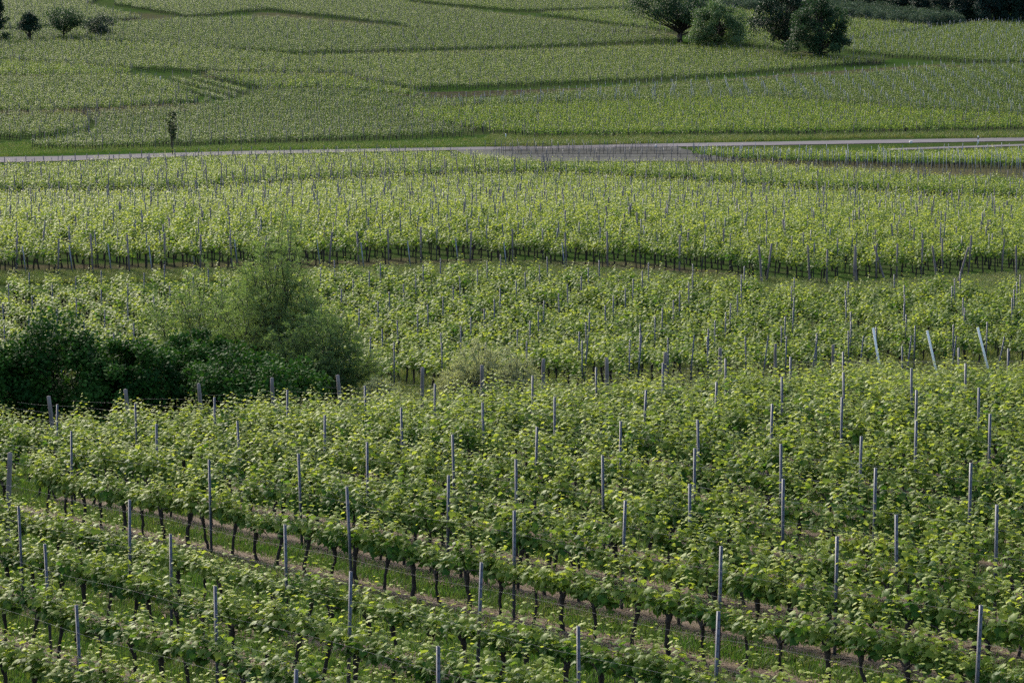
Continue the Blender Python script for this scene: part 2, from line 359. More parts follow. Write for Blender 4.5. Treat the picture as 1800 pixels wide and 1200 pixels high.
# ------------------------------------------------------------------ instancing for uncountable things
def scatter(name, variants, pts, rotz, scl, idx, tint, label, tilt=None, cat=None):
    m = bpy.data.meshes.new(name); n = len(pts); m.vertices.add(n); m.vertices.foreach_set('co', np.asarray(pts, np.float32).ravel())
    rot = np.zeros((n, 3), np.float32); rot[:, 2] = rotz
    if tilt is not None: rot[:, :2] = tilt
    a = m.attributes.new('irot', 'FLOAT_VECTOR', 'POINT'); a.data.foreach_set('vector', rot.ravel())
    scl = np.asarray(scl, np.float32); scl = np.repeat(scl[:, None], 3, 1) if scl.ndim == 1 else scl
    a = m.attributes.new('iscl', 'FLOAT_VECTOR', 'POINT'); a.data.foreach_set('vector', scl.astype(np.float32).ravel())
    a = m.attributes.new('iidx', 'INT', 'POINT'); a.data.foreach_set('value', np.asarray(idx, np.int32))
    a = m.attributes.new('tint', 'FLOAT', 'POINT'); a.data.foreach_set('value', np.asarray(tint, np.float32))
    o = link(name, m); g = bpy.data.node_groups.new(name, 'GeometryNodeTree')
    g.interface.new_socket('Geometry', in_out='INPUT', socket_type='NodeSocketGeometry'); g.interface.new_socket('Geometry', in_out='OUTPUT', socket_type='NodeSocketGeometry')
    gi = g.nodes.new('NodeGroupInput'); go = g.nodes.new('NodeGroupOutput'); iop = g.nodes.new('GeometryNodeInstanceOnPoints'); jn = g.nodes.new('GeometryNodeJoinGeometry')
    for v in reversed(variants):
        so_ = bpy.data.objects.new(v.name, v); oi = g.nodes.new('GeometryNodeObjectInfo'); oi.inputs[0].default_value = so_
        gt = g.nodes.new('GeometryNodeGeometryToInstance'); g.links.new(oi.outputs['Geometry'], gt.inputs[0]); g.links.new(gt.outputs[0], jn.inputs[0])
    def na(nm, dt):
        x = g.nodes.new('GeometryNodeInputNamedAttribute'); x.data_type = dt; x.inputs[0].default_value = nm; return x.outputs[0]
    e2r = g.nodes.new('FunctionNodeEulerToRotation'); g.links.new(na('irot', 'FLOAT_VECTOR'), e2r.inputs[0])
    g.links.new(gi.outputs[0], iop.inputs['Points']); g.links.new(jn.outputs[0], iop.inputs['Instance']); iop.inputs['Pick Instance'].default_value = True
    g.links.new(na('iidx', 'INT'), iop.inputs['Instance Index']); g.links.new(e2r.outputs[0], iop.inputs['Rotation']); g.links.new(na('iscl', 'FLOAT_VECTOR'), iop.inputs['Scale'])
    g.links.new(iop.outputs[0], go.inputs[0])
    md = o.modifiers.new('instances', 'NODES'); md.node_group = g
    tag(o, label, cat, kind='stuff'); return o

# ------------------------------------------------------------------ vineyard blocks (outlines on the ground, photograph pixels)
def wdir(a):   # world direction from a pixel segment
    p = ground(*a[0]); q = ground(*a[1]); v = np.array([q[0] - p[0], q[1] - p[1]]); return v / np.linalg.norm(v)
BL = [  # outline, direction, row spacing, vine spacing, tint, vine height, post kind (0 dark,1 pale), post spacing
 dict(n='mid', p=[(-300, 712), (300, 700), (900, 692), (1400, 676), (1560, 657), (1700, 651), (2100, 646), (2100, 478), (1650, 484), (1560, 490), (1480, 494), (1300, 480), (1100, 464), (900, 457), (600, 459), (300, 472), (100, 480), (-300, 492)], d=(.36, -.93), rs=1.7, vs=.95, t=.0, h=.92, ps=5.2, al=(.14, 1)),
 dict(n='upper', p=[(-300, 492), (40, 487), (250, 481), (500, 475), (700, 465), (900, 468), (1100, 476), (1250, 488), (1410, 502), (1500, 503), (1560, 493), (1700, 484), (2100, 480), (2100, 380), (1600, 356), (1350, 344), (1200, 333), (1000, 317), (800, 319), (700, 323), (500, 336), (300, 351), (-300, 353)], d=(.5, -.87), rs=1.8, vs=1.0, t=.08, h=1.05, ps=4.2, al=(.079, 1)),
 dict(n='upper right', p=[(975, 312), (1200, 326), (1350, 337), (1600, 350), (2100, 371), (2100, 323), (1900, 315), (1700, 308), (1550, 298), (1350, 286), (1150, 284), (960, 282), (940, 300)], d=(.6, -.8), rs=1.8, vs=1.05, t=.05, h=1.02, ps=4.2, al=(.1, 1)),
 dict(n='upper left', p=[(-300, 347), (300, 344), (500, 330), (700, 318), (990, 311), (950, 279), (850, 270), (775, 265), (640, 264), (450, 268.5), (300, 274), (100, 284), (-300, 293)], d=(.55, -.83), rs=1.8, vs=1.05, t=.0, h=1.02, ps=4.2, al=(.3, 1)),
 dict(n='roadside', p=[(1080, 257.5), (1130, 264), (1200, 276), (1250, 284), (1400, 291), (1500, 292), (1700, 297), (2100, 303), (2100, 256), (1800, 261), (1640, 265), (1500, 264), (1300, 261)], d=(.8, -.6), rs=1.9, vs=1.1, t=.02, h=1.05, ps=5., pk=1),
 dict(n='H1', p=[(690, 205), (860, 195), (1000, 192), (1200, 185), (1330, 182), (1480, 192), (1650, 205), (2100, 232), (2100, 222), (1900, 228), (1790, 232), (1500, 238), (1200, 243), (950, 244), (870, 238), (760, 222)], d=[(900, 243), (1500, 238)], rs=2., vs=1.1, t=-.1, h=1.1, ps=5.),
 dict(n='H2', p=[(760, 190), (850, 182), (1000, 170.5), (1200, 154.5), (1350, 147), (1500, 138), (1640, 126), (1780, 122), (2100, 121), (2100, 226), (1900, 216), (1650, 200), (1480, 188), (1340, 179), (1100, 184), (860, 191)], d=(.6, -.8), rs=2., vs=1.1, t=-.45, h=1.0, ps=5., pk=1, al=(.05, 1)),
 dict(n='H3', p=[(-300, 72), (0, 77), (150, 80), (300, 85), (510, 104), (520, 107), (900, 97), (1250, 86), (1300, 94), (1500, 109), (1555, 112), (1400, 126), (1200, 142), (900, 155), (720, 161), (660, 150), (600, 134), (400, 132), (250, 126), (0, 110), (-300, 104)], d=(.5, -.85), rs=2., vs=1.1, t=-.12, h=1., ps=5.),
 dict(n='H4', p=[(-300, 106), (0, 113), (150, 123), (240, 131), (170, 136), (60, 137), (-300, 138)], d=[(0, 137), (200, 134)], rs=2., vs=1.15, t=-.1, h=1., ps=5.),
 dict(n='H5', p=[(-300, 145), (60, 143), (190, 140), (255, 143), (290, 156), (350, 184), (200, 197), (60, 203), (-300, 206)], d=(.55, -.83), rs=2., vs=1.1, t=-.12, h=1.05, ps=5.),
 dict(n='B2', p=[(262, 143), (345, 137), (450, 161), (400, 181), (368, 185)], d=[(270, 141), (400, 176)], rs=4.0, vs=1.0, t=-.1, h=.85, ps=5.),
 dict(n='H6', p=[(355, 137), (600, 139), (650, 153), (720, 168), (760, 180), (700, 172), (600, 161), (462, 161)], d=(.3, 1), rs=2., vs=1.1, t=-.1, h=1., ps=5.),
 dict(n='B3', p=[(150, 207), (360, 191), (420, 184), (465, 165), (600, 164), (700, 175), (850, 190), (700, 202), (760, 224), (838, 239), (700, 247), (450, 255), (200, 264), (70, 266), (50, 262), (150, 245), (172, 232), (160, 215)], d=(.62, -.78), rs=2.5, vs=1.05, t=-.35, h=.9, ps=5.2, al=(.16, 1)),
 dict(n='H7', p=[(-300, 214), (60, 208), (140, 209), (158, 225), (150, 240), (40, 247), (-300, 254)], d=(.55, -.83), rs=2., vs=1.1, t=-.2, h=1.05, ps=5.),
 dict(n='P1', p=[(-300, 64), (0, 62), (200, 47), (300, 40), (480, 36), (715, 57), (900, 58), (1170, 68), (1200, 75), (900, 88), (520, 98), (200, 77), (-300, 68)], d=(.6, -.8), rs=2., vs=1.2, t=-.5, h=1., ps=5.),
 dict(n='P2', p=[(335, 33), (470, 20), (700, 46), (720, 54), (1180, 64), (900, 34), (720, 12), (600, -40), (300, -40), (200, 10)], d=(.5, -.86), rs=2., vs=1.2, t=-.45, h=1., ps=5.),
 dict(n='P3', p=[(620, -40), (730, 5), (900, 22), (940, 22), (1190, 16), (1290, 9), (1290, -10), (1000, -14), (1000, -40)], d=(.5, -.86), rs=2., vs=1.2, t=-.35, h=1., ps=5.),
 dict(n='P5', p=[(950, 29), (1190, 20), (1290, 18), (1290, 24), (1480, 38), (1640, 53), (1500, 73), (1440, 84), (1370, 90), (1250, 76), (1190, 60)], d=(.6, -.8), rs=2., vs=1.2, t=-.1, h=1., ps=5.),
 dict(n='P4', p=[(1478, 94), (1560, 102), (1700, 113), (2100, 117), (2100, 42), (1720, 46), (1640, 57), (1500, 78)], d=(.55, -.83), rs=2., vs=1.2, t=-.35, h=1., ps=5., pk=1),
 dict(n='P0', p=[(-300, 58), (0, 56), (200, 40), (250, 36), (150, 14), (250, -40), (-300, -40)], d=(.55, -.83), rs=2., vs=1.2, t=-.5, h=1., ps=5.),
]
NEARP = [(-600, 812), (95, 812), (500, 790), (900, 765), (1265, 743), (1560, 722), (1700, 732), (2300, 740), (2600, 1500), (-600, 1500)]
DN = np.array([.582, -.813]); NN_ = np.array([.813, .582])
NROWS = [15.1, 17.1, 19.0, 21.1, 23.0, 24.85] + [28.0 + 1.64 * i for i in range(26)]
V_pos, V_rot, V_lod, V_tint, V_h, V_row = [], [], [], [], [], []
P_pos, P_kind, P_info = [], [], []
# near block
near_vines = []; near_row_span = {}
for ri, c in enumerate(NROWS):
    s = np.arange(-70, 70, .93) + rng.uniform(0, .9)
    s = s + rng.normal(0, .04, len(s)); X = NN_[0] * c + DN[0] * s; Y = NN_[1] * c + DN[1] * s
    ok = (Y > 24) & (Y < 100) & (np.abs(X) < .24 * Y + 2.5); X, Y, s = X[ok], Y[ok], s[ok]
    if not len(X): continue
    Z = gz(X, Y); px, py = proj(X, Y, Z); ok = in_poly(px, py, NEARP) & (rng.random(len(X)) > .03); X, Y, Z, px, py, s = X[ok], Y[ok], Z[ok], px[ok], py[ok], s[ok]
    if not len(X): continue
    near_row_span[ri] = (s.min(), s.max())
    for k in range(len(X)): near_vines.append((X[k], Y[k], Z[k], px[k], py[k], ri, s[k]))
# other blocks
used = []
for bi, b in enumerate(BL):
    poly = np.array([ground(*q_) for q_ in b['p']]); d = wdir(b['d']) if isinstance(b['d'], list) else np.array(b['d'], float)
    d = d / np.linalg.norm(d); nv = np.array([d[1], -d[0]])
    a = poly @ nv; e = poly @ d
    vs = b['vs']
    for ri, c in enumerate(np.arange(a.min(), a.max(), b['rs'])):
        c = c + .0; s = np.arange(e.min(), e.max(), vs) + rng.uniform(0, vs); s = s + rng.normal(0, .05, len(s))
        X = nv[0] * c + d[0] * s + rng.normal(0, .03, len(s)); Y = nv[1] * c + d[1] * s
        ok = (Y > 60) & (np.abs(X) < .20 * Y + 6); X, Y, s = X[ok], Y[ok], s[ok]
        if len(X) == 0: continue
        Z = gz(X, Y); qx, qy = proj(X, Y, Z); e_ = 0 if b['n'] in ('mid', 'upper', 'upper left', 'upper right', 'roadside', 'B2') else .7
        ok = (in_poly(qx, qy - e_, b['p']) | in_poly(qx, qy + e_ * .6, b['p'])) & (e_ > 0) |  in_poly(qx, qy, b['p']) & in_poly(*proj(X, Y, Z + {'mid': 1.45, 'upper left': 1.35, 'upper right': 1.3, 'roadside': 1.3}.get(b['n'], .45)), b['p']); X, Y, Z, s = X[ok], Y[ok], Z[ok], s[ok]
        if len(X) == 0: continue
        k = rng.random(len(X)) > .025
        V_pos.append(np.c_[X, Y, Z][k]); V_rot.append(np.full(k.sum(), math.atan2(d[1], d[0])) + np.where(rng.random(k.sum()) < .5, 0, math.pi))
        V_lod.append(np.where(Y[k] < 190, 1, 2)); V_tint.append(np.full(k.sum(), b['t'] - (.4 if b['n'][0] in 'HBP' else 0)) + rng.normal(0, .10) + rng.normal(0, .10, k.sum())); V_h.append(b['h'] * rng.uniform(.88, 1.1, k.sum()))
        # posts of this row: a post each few metres, and one at each end
        al = np.array(b.get('al', (.33, 1)), float); ph = (c / (nv @ al) * (d @ al) + rng.normal(0, {'mid': .35, 'B3': .25, 'H2': .4}.get(b['n'], 2.))) % b['ps']
        sp_ = np.arange(math.floor(s.min() / b['ps']) * b['ps'] + ph, s.max(), b['ps']); sp_ = sp_[(sp_ > s.min() + 1.5) & (sp_ < s.max() - 1.5)]
        for j, q_ in enumerate([s.min() - .5] + list(sp_) + [s.max() + .5]):
            x = nv[0] * c + d[0] * q_; y = nv[1] * c + d[1] * q_
            end = j == 0 or j == len(sp_) + 1
            P_pos.append((x, y, b['n'], ri, j, end, b.get('pk', 0), math.atan2(d[1], d[0]), 1 if j else -1))
V_pos = np.vstack(V_pos); V_rot, V_lod, V_tint, V_h = map(np.concatenate, (V_rot, V_lod, V_tint, V_h))
print('vines in far blocks', len(V_pos), 'near', len(near_vines), 'posts', len(P_pos))

# ------------------------------------------------------------------ words for labels
ONES = 'zeroth first second third fourth fifth sixth seventh eighth ninth tenth eleventh twelfth thirteenth fourteenth fifteenth sixteenth seventeenth eighteenth nineteenth twentieth'.split()
TENS = {20: 'twenty', 30: 'thirty', 40: 'forty', 50: 'fifty'}
TENTH = {20: 'twentieth', 30: 'thirtieth', 40: 'fortieth', 50: 'fiftieth'}
def ordi(n):
    if n <= 20: return ONES[n]
    return TENTH[n] if n % 10 == 0 else TENS[n // 10 * 10] + '-' + ONES[n % 10]
def inframe(px, py, m=0): return (px > -m) & (px < 1800 + m) & (py > -m) & (py < 1200 + m)

# ------------------------------------------------------------------ the near vines: 300 of their own, the rest as one
nvt = [vine(100 + i, 0, hgt=[1., .85, 1.1, .92, 1.2, .8, 1.05, .95, 1.12][i]) for i in range(9)]
proto = []
for tr, sh, fo, *_ in nvt: proto.append((tr, sh, fo))
near_vines.sort(key=lambda v: -v[4])
rows_seen = sorted({v[5] for v in near_vines if inframe(v[3], v[4], 20) or inframe(v[3], v[4] - 110, 0)})
rowno = {r_: i + 1 for i, r_ in enumerate(rows_seen)}
cnt = {}; rest = []; chosen = []
for v in near_vines:
    X, Y, Z, px, py, ri, s = v
    ty = proj(X, Y, Z + 1.5)[1]
    if len(chosen) < 300 and -25 < px < 1825 and ty < 1195: chosen.append(v)
    else: rest.append(v)
first = [None] * len(proto)
order = {}
for ri in {v[5] for v in chosen}:
    for k, v in enumerate(sorted([v for v in chosen if v[5] == ri], key=lambda v: v[3])): order[id(v)] = k + 1
rot_near = math.atan2(DN[1], DN[0])
for v in chosen:
    X, Y, Z, px, py, ri, s = v; k = int(rng.integers(len(proto)))
    r_ = bpy.data.objects.new('grapevine', None); COL.objects.link(r_); r_.empty_display_size = .2
    r_.location = (X, Y, Z); r_.rotation_euler = (0, 0, rot_near + (math.pi if rng.random() < .5 else 0)); sc = rng.uniform(.82, .96) if ri < 7 else rng.uniform(.9, 1.08)
    r_.scale = (1, 1, sc)
    tag(r_, '%s grapevine from the left in the %s vine row from the bottom left corner' % (ordi(order[id(v)]), ordi(rowno.get(ri, 1))), 'grapevine', 'grapevines of the nearest vineyard block')
    if first[k] is None:
        first[k] = [link(nm, me, r_) for nm, me in zip(('trunk', 'shoots', 'foliage'), proto[k])]
    else:
        for ch in first[k]:
            c_ = ch.copy(); COL.objects.link(c_); c_.parent = r_
# variants for the mass: full detail ones (0-4), then middle (5-9), then far (10-15)
def full_variant(t):
    V, Fc, A, tb, sh = t[3:8]; b = MB(); b.V = list(tb.V); b.A = list(tb.A); b.F = {k: list(v) for k, v in tb.F.items()}; b.M = {k: list(v) for k, v in tb.M.items()}; b.n = tb.n
    n0 = b.n; b.V += sh.V; b.A += sh.A; b.n += sh.n
    for k in sh.F: b.F.setdefault(k, []).extend([f + n0 for f in sh.F[k]]); b.M.setdefault(k, []).extend([np.full(len(f), 2) for f in sh.F[k]])
    b.add(V, Fc, A, 1); return b.mesh('grapevine_variant', [M_vtrunk, M_vine, M_shoot])
variants = [full_variant(nvt[i]) for i in range(5)] + [vine(200 + i, 1) for i in range(7)] + [vine(300 + i, 2) for i in range(7)]
rp = np.array([v[:3] for v in rest]); nr_ = len(rp)
allp = np.vstack([rp, V_pos]); allr = np.r_[np.full(nr_, rot_near) + np.where(rng.random(nr_) < .5, 0, math.pi), V_rot]
lod = np.r_[np.zeros(nr_, int), V_lod]; ii = rng.integers(0, 5, len(allp)); i7 = rng.integers(0, 7, len(allp))
idx = np.where(lod == 0, ii, np.where(lod == 1, 5 + i7, 12 + i7))
h = np.r_[rng.uniform(.9, 1.08, nr_), V_h]; w = np.r_[np.ones(nr_), np.full(len(V_pos), 1.12)]
scatter('grapevines', variants, allp, allr, np.stack([w, w * np.where(lod == 2, 1.0, 1.2), h], -1), idx, np.r_[np.zeros(nr_), V_tint],
        'grapevines in rows covering the vineyard blocks up to the far hillside')

# ------------------------------------------------------------------ trellis posts
def steel_mesh(m, H=1.95, wdt=.046):
    """open C-section post with hook notches along both edges; local X along the row"""
    b = MB(); th = .006; dp = .036; w = wdt / 2
    b.box((-w, -th / 2, -.25), (w, th / 2, H)); b.box((-w, th / 2, -.25), (-w + th, dp, H)); b.box((w - th, th / 2, -.25), (w, dp, H))
    b.box((-w + th, dp - th, -.25), (-w + .016, dp, H)); b.box((w - .016, dp - th, -.25), (w - th, dp, H))
    for z in np.arange(.5, H - .05, .11):
        for s in (-1, 1): b.box((s * w - (.010 if s < 0 else 0), .006, z), (s * w + (.010 if s > 0 else 0), .014, z + .030))
    return b.mesh('steel_post', [m])
def stake_mesh(m, H, wd):
    b = MB(); w = wd / 2; b.box((-w, -w * .7, -.2), (w, w * .7, H)); b.box((-w * .6, w * .7, .3), (w * .6, w * 1.2, H - .05)); return b.mesh('post', [m])
def wood_mesh(seed, H=2.0, r0=.055):
    r = np.random.default_rng(seed); b = MB(); zs = np.linspace(-.3, H, 10)
    pts = np.c_[np.cumsum(r.normal(0, .005, 10)), np.cumsum(r.normal(0, .005, 10)), zs]; b.tube(pts, r0 * np.linspace(1.06, .94, 10) * r.uniform(.97, 1.03, 10), 9)
    for z in (1.2, 1.7): b.tube([(math.cos(a) * (r0 + .004), math.sin(a) * (r0 + .004), z + .01 * math.sin(a)) for a in np.linspace(0, 6.28, 12)], .004, 4, cap=False)
    return b.mesh('wooden_post', [M_wood], True)
me_steel = steel_mesh(M_steel); me_glare = steel_mesh(M_steelglare, 2.1, .085)
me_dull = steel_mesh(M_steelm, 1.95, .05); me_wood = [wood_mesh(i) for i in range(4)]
TOPS = [(95,711),(239,710),(376,698),(503,685),(568,730),(422,740),(273,745),(122,758),(762,674),(707,716),(850,707),(934,660),(974,698),(1048,645),(1164,637),(1128,685),(1089,740),(939,750),(798,764),(644,777),(642,678),(1255,670),(1276,630),(1390,627),(1376,662),(1354,710),(1484,618),(1486,655),(1479,698),(1511,767),(1230,738),(1220,787),(1374,780),(1605,647),(1610,685),(1609,740),(1698,638),(1722,681),(1740,727),(368,808),(528,797),(616,855),(785,835),(907,807),(902,897),(1061,800),(1092,880),(837,987),(609,1005),(768,1135),(1017,1099),(1213,850),(1376,841),(1537,822),(1705,814),(1752,886),(1579,905),(1469,942),(1263,960),(1255,1075),(1716,1062),(36,890),(84,955),(140,1064),(224,878),(297,939),(379,1031),(502,921),(509,1173),(1588,608),(1687,611),(1772,612)]
WOODT = [(97,697,-5),(231,685,-5),(358,675,-4),(485,665,-3),(602,660,-4),(740,647,1),(847,643,0),(956,632,0),(1066,630,0),(1169,621,0),(1266,613,0),(1364,605,0),(1464,607,0),(8,797,3)]
rn = np.array(NROWS); row_posts = {}
def add_post(x, y, me, name, label, cat, group, rz, lean=(0, 0), h=1.):
    o = link(name, me, None, (x, y, float(gz(x, y)))); o.rotation_euler = (R(lean[0]), R(lean[1]), rz); o.scale = (1, 1, h); tag(o, label, cat, group); return o
npost = []
for (tx, ty) in TOPS:
    X, Y = ground(tx, ty, 1.95); c = NN_ @ (X, Y); ri = int(np.argmin(abs(rn - c)))
    u = tx; npost.append((X, Y, ri, tx)); row_posts.setdefault(ri, []).append(float(DN @ (X, Y)))
seen = {}
for X, Y, ri, tx in sorted(npost, key=lambda q_: q_[3]):
    seen[ri] = seen.get(ri, 0) + 1
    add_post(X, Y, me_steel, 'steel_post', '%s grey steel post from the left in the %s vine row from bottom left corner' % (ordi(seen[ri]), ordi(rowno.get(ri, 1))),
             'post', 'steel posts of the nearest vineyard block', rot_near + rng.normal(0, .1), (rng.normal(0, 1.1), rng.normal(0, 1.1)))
for k, (tx, ty, ln) in enumerate(WOODT):
    X, Y = ground(tx, ty, 1.98)
    lab = '%s weathered wooden end post from the left, along the back edge of nearest block' % ordi(k + 1) if k < 13 else 'thin wooden post at the left edge of the photo between near rows'
    add_post(X, Y, me_wood[k % 4], 'wooden_post', lab, 'post', 'wooden end posts of the nearest block', rng.uniform(0, 6), (0, 0), 1.).rotation_euler = (0, R(ln), 0)
# bright leaning end posts (sun reflection in their colour) and grey leaning end posts of the middle block
for k, (tx, ty, bx, by) in enumerate([(1538, 602, 1550, 668), (1632, 597, 1650, 672), (1721, 591, 1741, 665)]):
    X, Y = ground(bx, by); z = float(gz(X, Y)); s_ = F / Y; ang = math.atan2(tx - bx, by - ty)
    add_post(X, Y, me_glare, 'steel_post', 'galvanised leaning post with painted sun glare, %s, right of centre on the lane' % ['leftmost of three', 'middle of three', 'rightmost of three'][k], 'post', 'bright leaning posts by the lane', 0, (0, math.degrees(ang)), 1.)
for k, (tx, ty, bx) in enumerate([(1033,615,1026),(1127,607,1119),(1219,600,1212),(1349,594,1338),(1435,588,1424),(1516,585,1507),(1600,580,1590),(1679,574,1668),(1763,570,1747)]):
    X, Y = ground(bx, 684); ang = math.atan2(tx - bx, 90)
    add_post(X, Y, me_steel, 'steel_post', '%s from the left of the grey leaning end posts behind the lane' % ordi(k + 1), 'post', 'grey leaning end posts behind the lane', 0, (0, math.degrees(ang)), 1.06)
for k, (tx, ty, bx) in enumerate([(1540,460,1556),(1640,458,1648),(1785,455,1787),(1697,455,1683),(1503,458,1505),(1420,465,1424),(1335,452,1340)]):
    X, Y = ground(bx, 500 if k else 497); add_post(X, Y, me_wood[k % 4], 'wooden_post', '%s listed wooden post leaning at the front edge of the upper block' % ordi(k + 1) if 0 else
        ['strongly tilted wooden post at front of the upper block, near the right', 'upright wooden post at front of the upper block, right of the tilted one', 'rightmost wooden post at the front edge of the upper block',
         'wooden post leaning right, second from the right edge, front of upper block', 'slim wooden post just left of the strongly tilted one, upper block front', 'wooden post by grass at upper block front, second of the right group', 'wooden post left of the right group, upper block front edge'][k],
        'post', 'wooden posts at the front of the upper block', 0, (0, math.degrees(math.atan2(tx - bx, 50))), 1.)
n_ind = len(npost) + 13 + 3 + 9 + 7
# bright short end posts of the middle block's far ends
FE = [(43,478,455),(125,476,455),(193,474,450),(265,478,450),(340,470,447),(415,465,442),(560,465,437),(637,470,436),(719,468,438),(803,462,436),(888,470,437),(990,470,438)]
for k, (x_, yb, yt) in enumerate(FE):
    X, Y = ground(x_ + 3, yb + 6); add_post(X, Y, me_dull, 'steel_post', '%s pale tilted end post from the left on the brown lane' % ordi(k + 1), 'post', 'pale end posts on the brown lane', 0, (0, -6), .8); n_ind += 1
midp = sorted([p for p in P_pos if p[2] == 'mid' and not (p[5] and p[8] < 0)], key=lambda p: p[1])
ind, restp = [], [p for p in P_pos if p[2] != 'mid']
for p in midp:
    px, py = proj(p[0], p[1], float(gz(p[0], p[1])) + 1.9)
    (ind if (-5 < px < 1805 and len(ind) < 297 - n_ind) else restp).append(p)
mr = sorted({p[3] for p in ind}, reverse=True)
for p in ind:
    add_post(p[0], p[1], me_steel, 'steel_post', '%s steel post from the front in the %s row from the right, middle block' % (ordi(p[4]), ordi(mr.index(p[3]) + 1)), 'post', 'steel posts of the middle vineyard block', p[7] + math.pi / 2, (rng.normal(0, 1), rng.normal(0, 1)))
hp = np.array([(p[0], p[1]) for p in restp]); hz = gz(hp[:, 0], hp[:, 1])
pk = np.array([p[6] for p in restp]); en = np.array([p[5] for p in restp])
pv = [stake_mesh(M_steel, 1.95, .055), stake_mesh(M_steelm, 1.95, .06), stake_mesh(M_wood, 1.95, .085), stake_mesh(M_steel, 2.0, .05)]
pi_ = np.where(pk == 1, 1, np.where(en | (rng.random(len(pk)) < .22), 2, 0))
px_, py_ = proj(hp[:, 0], hp[:, 1], hz)
# dense stakes along the roadside block's front
sx = np.linspace(1235, 1900, 92); extra = np.array([ground(x + rng.normal(0, 2), np.interp(x, [1235, 1500, 1800, 1900], [283, 296, 306, 308]) + rng.normal(0, 1)) for x in sx])
yp = []
for yy in np.arange(262.5, 283, 2.6):
    x0 = np.interp(yy, [262, 283], [845, 900]); x1 = np.interp(yy, [258, 284], [1130, 1290])
    yp.append([ground(x, yy + (x - 900) * .012 * 0) for x in np.arange(x0 + rng.uniform(0, 20), x1, 29 + rng.uniform(-2, 2))])
ypp = np.array([q_ for l in yp for q_ in l])
HP = np.vstack([np.c_[hp, hz], np.c_[extra, gz(extra[:, 0], extra[:, 1])], np.c_[ypp, gz(ypp[:, 0], ypp[:, 1])]])
PI = np.r_[pi_, np.full(len(extra), 1), np.full(len(ypp), 3)]
hs = np.r_[np.where(en, 1.05, 1.) * rng.uniform(.92, 1.06, len(hp)), rng.uniform(.9, 1.1, len(extra)), rng.uniform(.6, .85, len(ypp))]
tl = np.stack([rng.normal(0, .05, len(HP)), rng.normal(0, .05, len(HP))], -1)
scatter('trellis_posts', pv, HP, rng.uniform(0, 3, len(HP)), np.stack([np.ones(len(HP)), np.ones(len(HP)), hs], -1), PI, np.zeros(len(HP)), 'many thin trellis posts standing in the farther vineyard blocks', tl)

# ------------------------------------------------------------------ trellis wires of the near block, one object a row
for ri in sorted(near_row_span):
    if ri not in rowno: continue
    c = NROWS[ri]; s0, s1 = near_row_span[ri]; s = np.arange(s0 - 3.2, s1 + .7, 1.1); X = NN_[0] * c + DN[0] * s; Y = NN_[1] * c + DN[1] * s; Z = gz(X, Y); b = MB()
    if len(s) < 2: continue
    for hgt in (.78, 1.15, 1.55):
        sag = .02 * np.sin(s * 1.1 + hgt * 5); b.tube(np.c_[X, Y + (.03 if hgt > .9 else 0), Z + hgt + sag], .0015, 3, cap=False)
    o = link('trellis_wires', b.mesh('trellis_wires', [M_wire])); tag(o, 'thin wires strung along the %s vine row from the bottom left corner' % ordi(rowno[ri]), 'wire', 'trellis wires of the nearest block')
b = MB()
for l in yp:
    P_ = np.array(l); P_ = np.c_[P_, gz(P_[:, 0], P_[:, 1])]
    for hgt, rr in ((.75, .022), (.35, .012)):
        b.tube(P_ + (0, 0, hgt), rr, 4, cap=False)
tag(link('bare_vine_canes', b.mesh('bare_vine_canes', [M_vtrunk])), 'dark bare canes tied along wires in the leafless young plot by the road', kind='stuff')

# ------------------------------------------------------------------ grass, straw
def tuft(seed, nb=14, H=.16, sprd=.09, m=None, flat=0.):
    r = np.random.default_rng(seed); b = MB()
    for _ in range(nb):
        p = np.r_[r.normal(0, sprd, 2), 0.]; a = r.uniform(0, 6.28); hh = H * r.uniform(.5, 1.2); ln = r.uniform(.2, .9) + flat; w_ = .006 * r.uniform(.7, 1.4) * (1 + flat)
        o = np.array([math.cos(a), math.sin(a), 0]); sd_ = np.array([-o[1], o[0], 0]) * w_; up = np.array([0, 0, 1. / (1 + flat * 2)])
        p1 = p + (up * .6 + o * ln * .25) * hh; p2 = p + (up * .85 + o * ln * .8) * hh
        b.add([p - sd_, p + sd_, p1 + sd_ * .8, p1 - sd_ * .8, p2], [(0, 1, 2, 3)], a=r.uniform(0, .35)); b.F.setdefault(3, []).append(np.array([(3, 2, 4)]) + b.n - 5); b.M.setdefault(3, []).append(np.zeros(1))
    return b.mesh('tuft', [m or M_grass])
tf = [tuft(i) for i in range(4)] + [tuft(10 + i, 16, .38, .16) for i in range(3)]
st = [tuft(20 + i, 14, .16, .12, M_straw, 2.5) for i in range(3)]
def rnd_region(n, y0, y1, f=.21):
    Y = np.sqrt(rng.uniform(y0 ** 2, y1 ** 2, n)); X = rng.uniform(-f, f, n) * Y; return X, Y
X, Y = rnd_region(52000, 34, 84); c = NN_[0] * X + NN_[1] * Y; dr = np.min(np.abs(c[:, None] - rn[None]), 1)
k = dr > .26; X1, Y1 = X[k], Y[k]; t1 = rng.normal(-.25, .2, len(X1)); s1 = rng.uniform(.6, 1.25, len(X1)); i1 = rng.integers(0, 4, len(X1))
X2, Y2 = rnd_region(26000, 84, 128); t2 = rng.normal(.45, .25, len(X2)); s2 = rng.uniform(.6, 1.1, len(X2)); i2 = rng.integers(4, 7, len(X2))
def poly_pts(poly, n, tm, im, sm):
    P_ = np.array([ground(*q_) for q_ in poly]); lo, hi = P_.min(0), P_.max(0); Q = rng.uniform(lo, hi, (n * 3, 2)); Q = Q[in_poly(Q[:, 0], Q[:, 1], P_)][:n]
    return Q[:, 0], Q[:, 1], rng.normal(tm, .4, len(Q)), rng.uniform(sm * .6, sm * 1.2, len(Q)), rng.integers(im, im + 3 if im == 4 else im + 4, len(Q))
